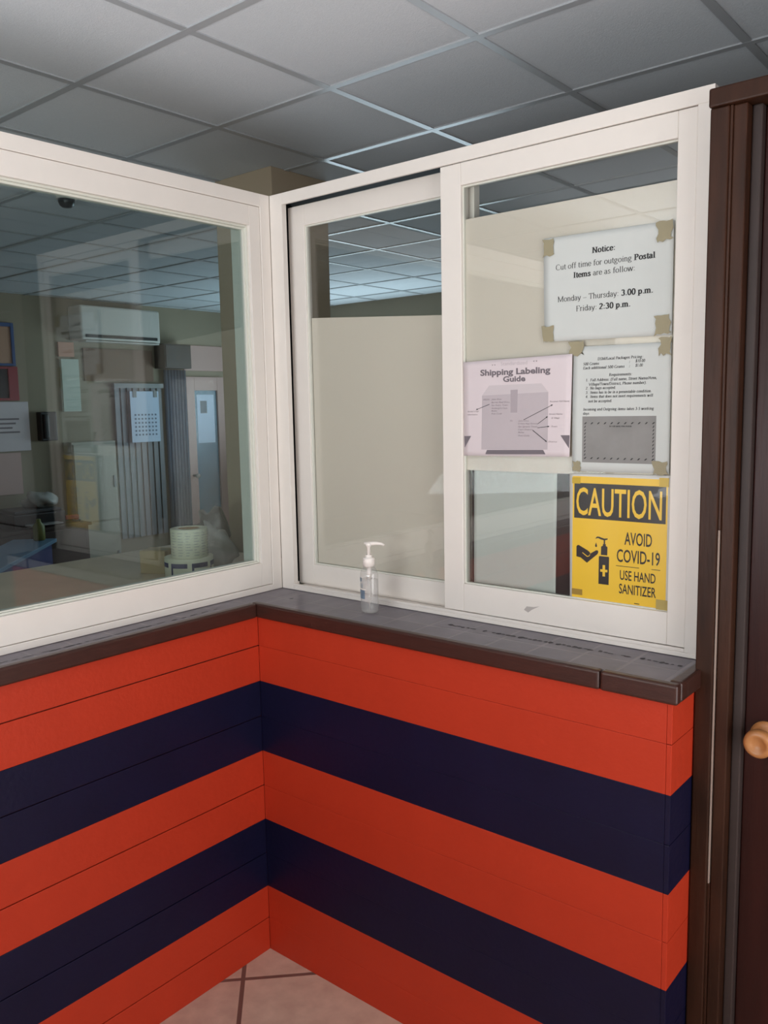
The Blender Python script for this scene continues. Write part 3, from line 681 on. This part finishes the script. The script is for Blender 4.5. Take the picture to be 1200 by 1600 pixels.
P = lambda pts, mi=0, dy=.0005: flatpoly(ic, pts, g4(dy), mi)
P([(.9718, 1.2250), (.9972, 1.2250), (.9974, 1.2900), (.9955, 1.2915), (.9740, 1.2915), (.9722, 1.2900)])
P([(.9771, 1.2945), (.9927, 1.2945), (.9930, 1.3140), (.9890, 1.3165), (.9890, 1.3205), (.9818, 1.3205), (.9818, 1.3165), (.9775, 1.3140)])
P([(.9836, 1.3200), (.9872, 1.3200), (.9872, 1.3310), (.9836, 1.3310)])
P([(.9640, 1.3335), (.9630, 1.3312), (.9660, 1.3325), (.9700, 1.3335), (.9760, 1.3310), (.9850, 1.3292), (.9930, 1.3315), (.9933, 1.3345), (.9850, 1.3335), (.9780, 1.3352), (.9720, 1.3370), (.9670, 1.3368)])
P([(.9649, 1.3230)] + [(.9649+.0026*sin(radians(a)), 1.3148-.0030*cos(radians(a))) for a in range(-120, 121, 24)][::-1])
P([(.9150, 1.3090), (.9170, 1.3120), (.9208, 1.3130), (.9440, 1.3020), (.9490, 1.2985), (.9510, 1.2940), (.9480, 1.2915), (.9430, 1.2850), (.9423, 1.2721), (.9261, 1.2832), (.9150, 1.2850)])
P([(.9423, 1.2721), (.9430, 1.2870), (.9500, 1.2930), (.9520, 1.2960), (.9650, 1.3041), (.9690, 1.3043), (.9710, 1.3010), (.9687, 1.2954)])
P([(.9300, 1.2950), (.9310, 1.2965), (.9430, 1.2885), (.9470, 1.2895), (.9500, 1.2935), (.9508, 1.2925), (.9475, 1.2878), (.9425, 1.2865)], 1, .0007)
P([(.9760, 1.2545), (.9760, 1.2605), (.9818, 1.2605), (.9818, 1.2710), (.9880, 1.2710), (.9880, 1.2605), (.9938, 1.2605), (.9938, 1.2545), (.9880, 1.2545), (.9880, 1.2440), (.9818, 1.2440), (.9818, 1.2545)], 1, .0007)
ic.build('sanitizer_symbol', [M_SIGNBLACK, M_YELLOW], n4, recalc=False)
for a, b, c, d, m_ in [(.9025, .9235, 1.4590, 1.4735, M_TAPE2), (1.1130, 1.1345, 1.4600, 1.4800, M_TAPE2), (.9040, .9310, 1.1925, 1.2065, mat('brown_tape', rgb(150, 118, 44), .4)), (1.1110, 1.1400, 1.1835, 1.2065, mat('grey_tan_tape', rgb(170, 150, 84), .4))]:
    MB().box(a, b, .1980, .1985, c, d).build('tape', m_, n4)
# 5. blank white sheet on a dark board behind the glass
n5 = empty('dark_board_with_sheet', (.74, .213, 1.17), 'blank white sheet on a dark brown board, behind the pane left of the yellow sign', 'board')
MB().box(.6110, .905, .2105, .2160, 1.172, 1.481).build('board', mat('dark_brown_board', rgb(50, 32, 30), .4, .5, .2, 8), n5, .0008)
pwv = lambda x, z: -.0006*max(0, sin((x-.61)*60))
sheet('blank_sheet', [(.6195, 1.4850), (.8570, 1.4860), (.8545, 1.1855), (.6165, 1.1855)], .2100, pwv, M_PAPER, n5, 24)

# ------------------------------------------------------------------ hand sanitizer bottle
BX, BY, BZ = .345, .103, ZC
RZ = radians(-8)
bt = empty('hand_sanitizer_bottle', (BX, BY, BZ), 'clear hand sanitizer bottle with white pump standing on the tiled ledge', 'bottle')
prof = [(.80, .0), (.92, .002), (.98, .007), (1.0, .014), (1.0, .100), (.99, .106), (.93, .113), (.78, .121), (.56, .127), (.46, .129), (.46, .134)]
prof = [(a*.0275, b) for a, b in prof]
MB().lathe((BX, BY, BZ), prof, 48, sx=1.0, sy=.80, rz=RZ).build('bottle_body', M_BOTTLE, bt)
gp = [(.84*.0275, .0025), (.955*.0275, .0055), (.965*.0275, .092), (.90*.0275, .0925)]
MB().lathe((BX, BY, BZ), gp, 48, sx=1.0, sy=.80, rz=RZ).build('gel', M_GEL, bt)
lb = MB()
def band(a0, a1, z0, z1, mi):
    n = 10; rows = []
    for k in range(n+1):
        a = radians(a0+(a1-a0)*k/n); x, y = .0281*cos(a), .0281*.80*sin(a)
        x, y = x*cos(RZ)-y*sin(RZ), x*sin(RZ)+y*cos(RZ)
        rows.append((lb.bm.verts.new((BX+x, BY+y, BZ+z0)), lb.bm.verts.new((BX+x, BY+y, BZ+z1))))
    for p, q in zip(rows, rows[1:]): lb.bm.faces.new((p[0], q[0], q[1], p[1])).material_index = mi
band(205, 281, .040, .064, 0); band(214, 256, .087, .098, 0); band(224, 234, .071, .081, 0); band(256, 263, .069, .083, 0); band(214, 290, .0655, .068, 1)
lb.build('label', [M_LABELBLUE, M_WHITEPL], bt, recalc=False, label='blue printed label')
MB().lathe((BX, BY, BZ), [(.0135, .128), (.0163, .129), (.0163, .150), (.0150, .152), (.0098, .153), (.0098, .158), (.0090, .160), (.002, .160)], 36).build('pump_collar', M_WHITEPL, bt)
pn = MB().lathe((BX, BY, BZ), [(.0046, .158), (.0046, .180), (.0060, .182), (.0085, .186), (.0088, .191), (.0070, .193), (.001, .1932)], 24)
nd = Vector((.80, .60, 0))
base = Vector((BX, BY, BZ))
pn.tube([base+nd*(-.012)+Vector((0, 0, .1915)), base+nd*.004+Vector((0, 0, .1905)), base+nd*.020+Vector((0, 0, .1912)), base+nd*.034+Vector((0, 0, .1895)), base+nd*.043+Vector((0, 0, .1855))], [.0030, .0052, .0047, .0040, .0030], 14)
pn.build('pump_nozzle', M_WHITEPL, bt)
MB().lathe((BX, BY, BZ), [(.0065, .094), (.0065, .128)], 16).lathe((BX, BY, BZ), [(.0016, .008), (.0016, .0935)], 12).build('dip_tube', M_WHITEPL, bt)

# ------------------------------------------------------------------ the office behind the glass
DZ = 1.055
dk = empty('service_desk', (-.65, -.4, 0), 'brown topped desk just inside the left window', 'desk')
MB().box(-1.28, -.20, -1.6, .68, DZ-.03, DZ).build('desk_top', M_TANTOP, dk, .003)
MB().box(-1.24, -.23, -1.56, .64, .0, DZ-.03).build('desk_body', M_NAVYPL, dk)
r_ = empty('label_roll', (-.526, .168, DZ+.093), 'cream roll of printed labels stacked on the wider roll', 'label roll')
def roll(c, R, Ri, h, root, mark):
    c = Vector(c)
    MB().lathe(c, [(Ri, 0), (R-.001, 0), (R, .001), (R, h-.001), (R-.001, h), (Ri, h), (Ri, 0)], 48, cap=False).build('paper_wind', M_CREAMROLL, root)
    MB().lathe(c, [(Ri-.004, .001), (Ri-.0005, .001), (Ri-.0005, h-.001), (Ri-.004, h-.001), (Ri-.004, .001)], 32, cap=False).build('cardboard_core', M_CARD, root)
    mk = MB(); n = 48
    def cell(a0, a1, z0, z1, mi):
        for k in range(6):
            p, q = a0+(a1-a0)*k/6, a0+(a1-a0)*(k+1)/6
            mk.poly([(c.x+(R+.0006)*cos(t), c.y+(R+.0006)*sin(t), c.z+z) for t, z in ((p, z0), (q, z0), (q, z1), (p, z1))], mi)
    if mark == 'lines':
        rnd = random.Random(3)
        for k in range(14):
            a = k*2*pi/14
            for j in range(9):
                z0 = .010+j*.0095
                cell(a+.05, a+.05+rnd.uniform(.12, .36), z0, z0+.0022, 0)
        mk.build('printed_lines', mat('faint_grey_print', rgb(176, 176, 170), .7), root, recalc=False)
    else:
        for k in range(7):
            a = k*2*pi/7 + .35
            cell(a, a+.72, h-.030, h-.014, 0); cell(a, a+.09, .004, h-.030, 0)
        mk.build('printed_boxes', M_ROLLNAVY, root, recalc=False, label='navy printed label outlines')
roll((-.526, .168, DZ+.0935), .063, .037, .098, r_, 'lines')
r2 = empty('wide_label_roll', (-.526, .168, DZ), 'wide cream roll with navy boxed labels under the smaller roll', 'label roll')
roll((-.535, .170, DZ+.0005), .083, .038, .0925, r2, 'boxes')
bx = empty('parcel_box', (-.79, .225, DZ), 'small tan box on the desk left of the label rolls', 'box')
MB().box(-.84, -.74, .18, .26, DZ, DZ+.085, rz=.5).build('carton', mat('cream_carton', rgb(190, 168, 130), .8), bx, .002)
MB().box(-.84, -.74, .212, .228, DZ+.0852, DZ+.0858, rz=.5).build('packing_tape', M_TAPE, bx)
for k, (x, y, a, b, h_, lab) in enumerate([(-.66, .40, .075, .06, .075, 'pale crumpled plastic bag on the desk right of the label rolls'), (-.90, .56, .075, .07, .085, 'dark grey crumpled bag on the desk in front of the pillar')]):
    o = MB().blob((x, y, DZ+h_), a, b, h_, 4+k, .35).build('plastic_bag', M_BAG if k == 0 else mat('dark_bag', rgb(92, 88, 82), .4, .5, .2, 14))
    tag(o, lab, 'bag', 'bags on the service desk')
cu = empty('white_tub', (-2.36, 1.14, .62), 'white plastic tub standing on the dark low table', 'tub')
MB().lathe((-2.36, 1.14, .62), [(.045, 0), (.05, .003), (.062, .14), (.064, .15), (.058, .15), (.046, .008), (.002, .006)], 32, cap=False).build('tub_body', M_WHITEPL, cu)
MB().lathe((-2.36, 1.14, .62), [(.0645, .141), (.068, .143), (.068, .150), (.0645, .152), (.0645, .141)], 32, cap=False).build('tub_rim', M_WHITEPL, cu)
tb = empty('low_table', (-2.6, 1.25, 0), 'dark low table in the middle of the office floor', 'table')
MB().box(-3.1, -2.1, .9, 1.6, .585, .62).build('table_top', mat('dark_table', rgb(86, 76, 68), .5), tb, .004)
for x in (-3.06, -2.18):
    for y in (.94, 1.52): MB().box(x, x+.04, y, y+.04, 0, .585).build('leg', M_BLACKPL, tb)
# blue-topped desk set diagonally
A, B = Vector((-2.55, .27, 0)), Vector((-3.78, 1.48, 0)); e_ = (B-A).normalized(); nn = Vector((-e_.y, e_.x, 0))
if nn.x > 0: nn = -nn
bd = empty('blue_desk', tuple((A+B)/2+nn*.3), 'blue topped office desk with navy front at the left of the office', 'desk')
def obox(mb, a0, a1, b0, b1, z0, z1):
    q = [A+e_*a+nn*b for a, b in ((a0, b0), (a1, b0), (a1, b1), (a0, b1))]
    mb.poly([(p.x, p.y, z0) for p in q], 0, 1, (0, 0, z1-z0)); return mb
LN = (B-A).length
obox(MB(), 0, LN, 0, .30, .735, .76).build('desk_top', M_BLUE, bd, .002)
obox(MB(), .03, LN-.03, .03, .05, .02, .735).build('front_panel', M_NAVYPL, bd)
obox(MB(), .03, .06, .05, .28, .0, .735).build('side_panel', M_GREYPL, bd)
obox(MB(), LN-.06, LN-.03, .05, .28, .0, .735).build('side_panel', M_GREYPL, bd)
sb = empty('sideboard', (XW+.25, 1.75, 0), 'dark low sideboard along the far wall under the pink panel', 'sideboard')
MB().box(XW+.02, XW+.46, 1.10, 2.13, .735, .76).build('top_board', mat('dark_oak', rgb(58, 46, 40), .45), sb, .003)
MB().box(XW+.03, XW+.44, 1.12, 2.11, 0, .735).build('carcass', mat('dark_oak', rgb(58, 46, 40), .45), sb, .002)
for y in (1.14, 1.62): MB().box(XW+.4405, XW+.455, y, y+.46, .04, .72).build('door', mat('dark_oak', rgb(58, 46, 40), .45), sb, .003)
pr_ = empty('printer', (XW+.24, 1.72, .76), 'black office printer standing on the dark sideboard', 'printer')
MB().box(XW+.06, XW+.42, 1.50, 1.93, .761, .875).build('printer_body', M_BLACKPL, pr_, .012)
MB().box(XW+.08, XW+.40, 1.52, 1.91, .8755, .90).build('scanner_lid', mat('dark_grey_plastic', rgb(52, 52, 54), .4), pr_, .006)
MB().box(XW+.425, XW+.52, 1.58, 1.85, .785, .795).build('paper_tray', M_GREYPL, pr_, .002)
o = MB().blob((XW+.24, 1.82, .90+.06), .11, .12, .06, 11, .35).build('plastic_bag', M_BAG); tag(o, 'pale crumpled bag lying on the black printer', 'bag')
sr = empty('red_stapler', (XW+.36, 2.03, .76), 'small red stapler on the dark sideboard beside the printer', 'stapler')
MB().box(XW+.33, XW+.36, 1.96, 2.09, .761, .777).build('base', M_BLACKPL, sr)
MB().box(XW+.33, XW+.36, 1.96, 2.08, .786, .820).box(XW+.33, XW+.36, 2.05, 2.08, .7775, .7865).build('arm', M_RED, sr, .004)
p_ = A+e_*1.66+nn*.10
o = MB().lathe((p_.x, p_.y, .76), [(.035, 0), (.04, .005), (.04, .10), (.018, .13), (.016, .15), (.002, .152)], 24).build('green_bottle', M_OLIVE); tag(o, 'olive green bottle at the far end of the blue desk', 'bottle')
# on the far wall
XF = XW
ac = empty('air_conditioner', (XF, 2.70, 2.24), 'white split air conditioner high on the far office wall', 'air conditioner')
MB().box(XF, XF+.20, 2.30, 3.09, 2.25, 2.54).build('casing', mat('aged_white_plastic', rgb(206, 200, 192), .4), ac, .02, 3)
MB().box(XF+.19, XF+.206, 2.34, 3.05, 2.275, 2.300).build('air_slot', M_BLACKPL, ac)
MB().box(XF+.10, XF+.215, 2.33, 3.06, 2.238, 2.248).build('louver', mat('aged_white_plastic', rgb(206, 200, 192), .4), ac, .002)
cl = empty('calendar', (XF, 2.98, 1.37), 'pale blue wall calendar clipped to the grey blind', 'calendar')
MB().box(XF+.061, XF+.064, 2.825, 3.13, 1.37, 1.83).build('page', M_PALEBLUE, cl)
cd = MB()
for rI in range(6):
    for cI in range(7): cd.box(XF+.064, XF+.065, 2.862+cI*.036, 2.880+cI*.036, 1.43+rI*.036, 1.446+rI*.036)
cd.build('date_grid', mat('blue_grey_ink', rgb(120, 130, 150), .8), cl)
for y in (2.855, 3.075): MB().box(XF+.064, XF+.070, y, y+.035, 1.775, 1.835).build('clip', M_GREYPL, cl)
bl = empty('vertical_blind', (XF, 2.9, .5), 'grey vertical blind hanging on the far office wall', 'blind')
MB().box(XF+.01, XF+.05, 2.68, 3.20, 1.86, 1.90).build('headrail', M_GREYPL, bl)
for k in range(8):
    y = 2.69+k*.064; MB().box(XF+.02, XF+.026, y, y+.058, .50, 1.86, rz=.18).build('slat', M_SLAT, bl)
o = MB()
for k in range(7): o.lathe((XF+.04, 3.235+k*.035, .35), [(.019, 0), (.019, 1.68)], 10, cap=True)
o = o.build('curtain', M_CURTAIN); tag(o, 'slate blue curtain between the blind and the pink door', 'curtain')
sp = empty('wall_cabinet', (XF, 3.30, 1.86), 'dark box mounted high on the far wall above the curtain', 'wall cabinet')
MB().box(XF, XF+.16, 3.15, 3.45, 2.04, 2.26).build('box_body', mat('charcoal_laminate', rgb(48, 44, 42), .5), sp, .004)
MB().box(XF+.16, XF+.168, 3.16, 3.44, 2.05, 2.25).build('box_door', mat('charcoal_laminate', rgb(48, 44, 42), .5), sp, .003)
d2 = empty('door_2', (XF, 3.7, 0), kind='structure')
dm2 = MB()
dm2.box(XF, XF+.04, 3.47, 3.565, 0, 1.97).box(XF, XF+.04, 3.845, 3.935, 0, 1.97).box(XF, XF+.04, 3.565, 3.845, 1.84, 1.97).box(XF, XF+.04, 3.565, 3.845, 0, .55)
dm2.build('door_frame', M_PINK, d2, .003)
MB().box(XF+.010, XF+.018, 3.565, 3.845, .55, 1.84).build('door_glass', M_BLUEGLASS, d2)
MB().lathe((XF+.04, 3.51, 1.02), [(.012, 0), (.012, .05), (.022, .055), (.022, .075), (.002, .08)], 20, axis='X').build('door_handle', M_GREYPL, d2)
ps = empty('door_notice', (XF, 3.72, 1.32), 'pale sheet taped to the blue glass of the far door', 'notice')
MB().box(XF+.019, XF+.021, 3.60, 3.81, 1.33, 1.80).build('sheet', M_PALEBLUE, ps)
MB().box(XF+.021, XF+.0225, 3.64, 3.72, 1.62, 1.74).build('picture', mat('dull_grey_print', rgb(120, 130, 140), .8), ps)
hp = empty('overdoor_panel', (XF, 3.75, 2.0), 'pinkish panel above the far door', 'panel')
MB().box(XF, XF+.02, 3.47, 4.20, 2.03, 2.27).build('panel_face', M_PINK, hp, .003)
cb = empty('white_cabinet', (XF+.2, 2.45, 0), 'tall white cabinet against the far wall left of the blind', 'cabinet')
MB().box(XF+.01, XF+.14, 2.18, 2.60, .0, 1.40).build('carcass', M_CABINET, cb, .004)
for z0, z1 in ((.06, .70), (.715, 1.38)):
    d_ = MB().box(XF+.141, XF+.155, 2.19, 2.59, z0, z1).build('cabinet_door', M_CABINET, cb, .003)
    MB().box(XF+.155, XF+.17, 2.55, 2.565, (z0+z1)/2-.05, (z0+z1)/2+.05).build('handle', M_GREYPL, d_)
o = MB().box(XF, XF+.03, 2.20, 2.36, 1.66, 2.10).build('wall_patch', mat('pale_green_reflection', rgb(196, 206, 192), .7)); tag(o, 'narrow pale green panel standing in for a reflection above the white cabinet', 'board')  # pale green panel imitates a reflection in the left pane
o = MB().box(XF, XF+.02, 2.19, 2.33, 2.12, 2.24).build('wall_patch', mat('salmon_card', rgb(206, 150, 126), .7)); tag(o, 'small salmon pink card on the wall below the air conditioner', 'card')
o = MB().box(XF, XF+.015, 2.42, 3.12, 1.92, 2.20).build('wall_board', mat('brown_board', rgb(136, 110, 94), .7, .2, .15, 6)); tag(o, 'wide brown board on the far wall under the air conditioner', 'board')
ph = empty('wall_telephone', (XF, 2.04, 1.42), 'black telephone box on the far wall beside the white cabinet', 'telephone')
MB().box(XF, XF+.08, 1.96, 2.10, 1.42, 1.66).build('phone_body', M_BLACKPL, ph, .008)
MB().box(XF+.08, XF+.12, 1.97, 2.01, 1.44, 1.64).build('handset', M_BLACKPL, ph, .010)
nb = empty('pin_board', (XF, 1.5, 2.04), 'cork pin board with blue frame on the far wall', 'pin board')
MB().box(XF, XF+.012, 1.02, 1.79, 2.05, 2.34).build('cork', M_CORK, nb)
yz_ring(MB(), XF, XF+.025, 1.0, 1.81, 2.03, 2.37, .025, .025, .02, .03).build('frame', mat('blue_frame', rgb(52, 84, 134), .5), nb, .003)
rb = empty('red_frame_board', (XF, 1.5, 1.76), 'dark board with red frame below the blue framed pin board', 'board')
MB().box(XF, XF+.012, 1.04, 1.74, 1.77, 2.01).build('board', M_BLACKPL, rb)
yz_ring(MB(), XF, XF+.025, 1.0, 1.82, 1.755, 2.025, .07, .08, .02, .02).build('frame', M_RED, rb, .003)
wn_ = empty('office_notice', (XF, 1.6, 1.35), 'white printed notice on the far wall below the red framed board', 'notice')
MB().box(XF+.027, XF+.029, 1.45, 1.885, 1.35, 1.745).build('paper', M_PAPER2, wn_)
lm = MB()
for k in range(4): lm.box(XF+.029, XF+.030, 1.52+.02*(k % 2), 1.80-.03*(k % 3), 1.60-k*.035, 1.614-k*.035)
lm.build('printed_lines', M_INKG, wn_)
o = MB().box(XF, XF+.018, 1.2, 1.80, 1.0, 1.335).build('wall_panel', M_PINK); tag(o, 'pale pink panel on the far wall under the white printed notice', 'panel')
# ceiling camera
dc = empty('dome_camera', (-1.726, .50, H), 'dark dome security camera hanging from the office ceiling', 'security camera')
MB().lathe((-1.726, .50, H-.016), [(.045, .016), (.045, .002), (.040, 0)], 32).build('mount', M_WHITEPL, dc)
MB().lathe((-1.726, .50, H-.016), [(.036, .0), (.0355, -.012), (.030, -.026), (.020, -.034), (.002, -.037)], 32).build('dome', M_BLACKPL, dc)
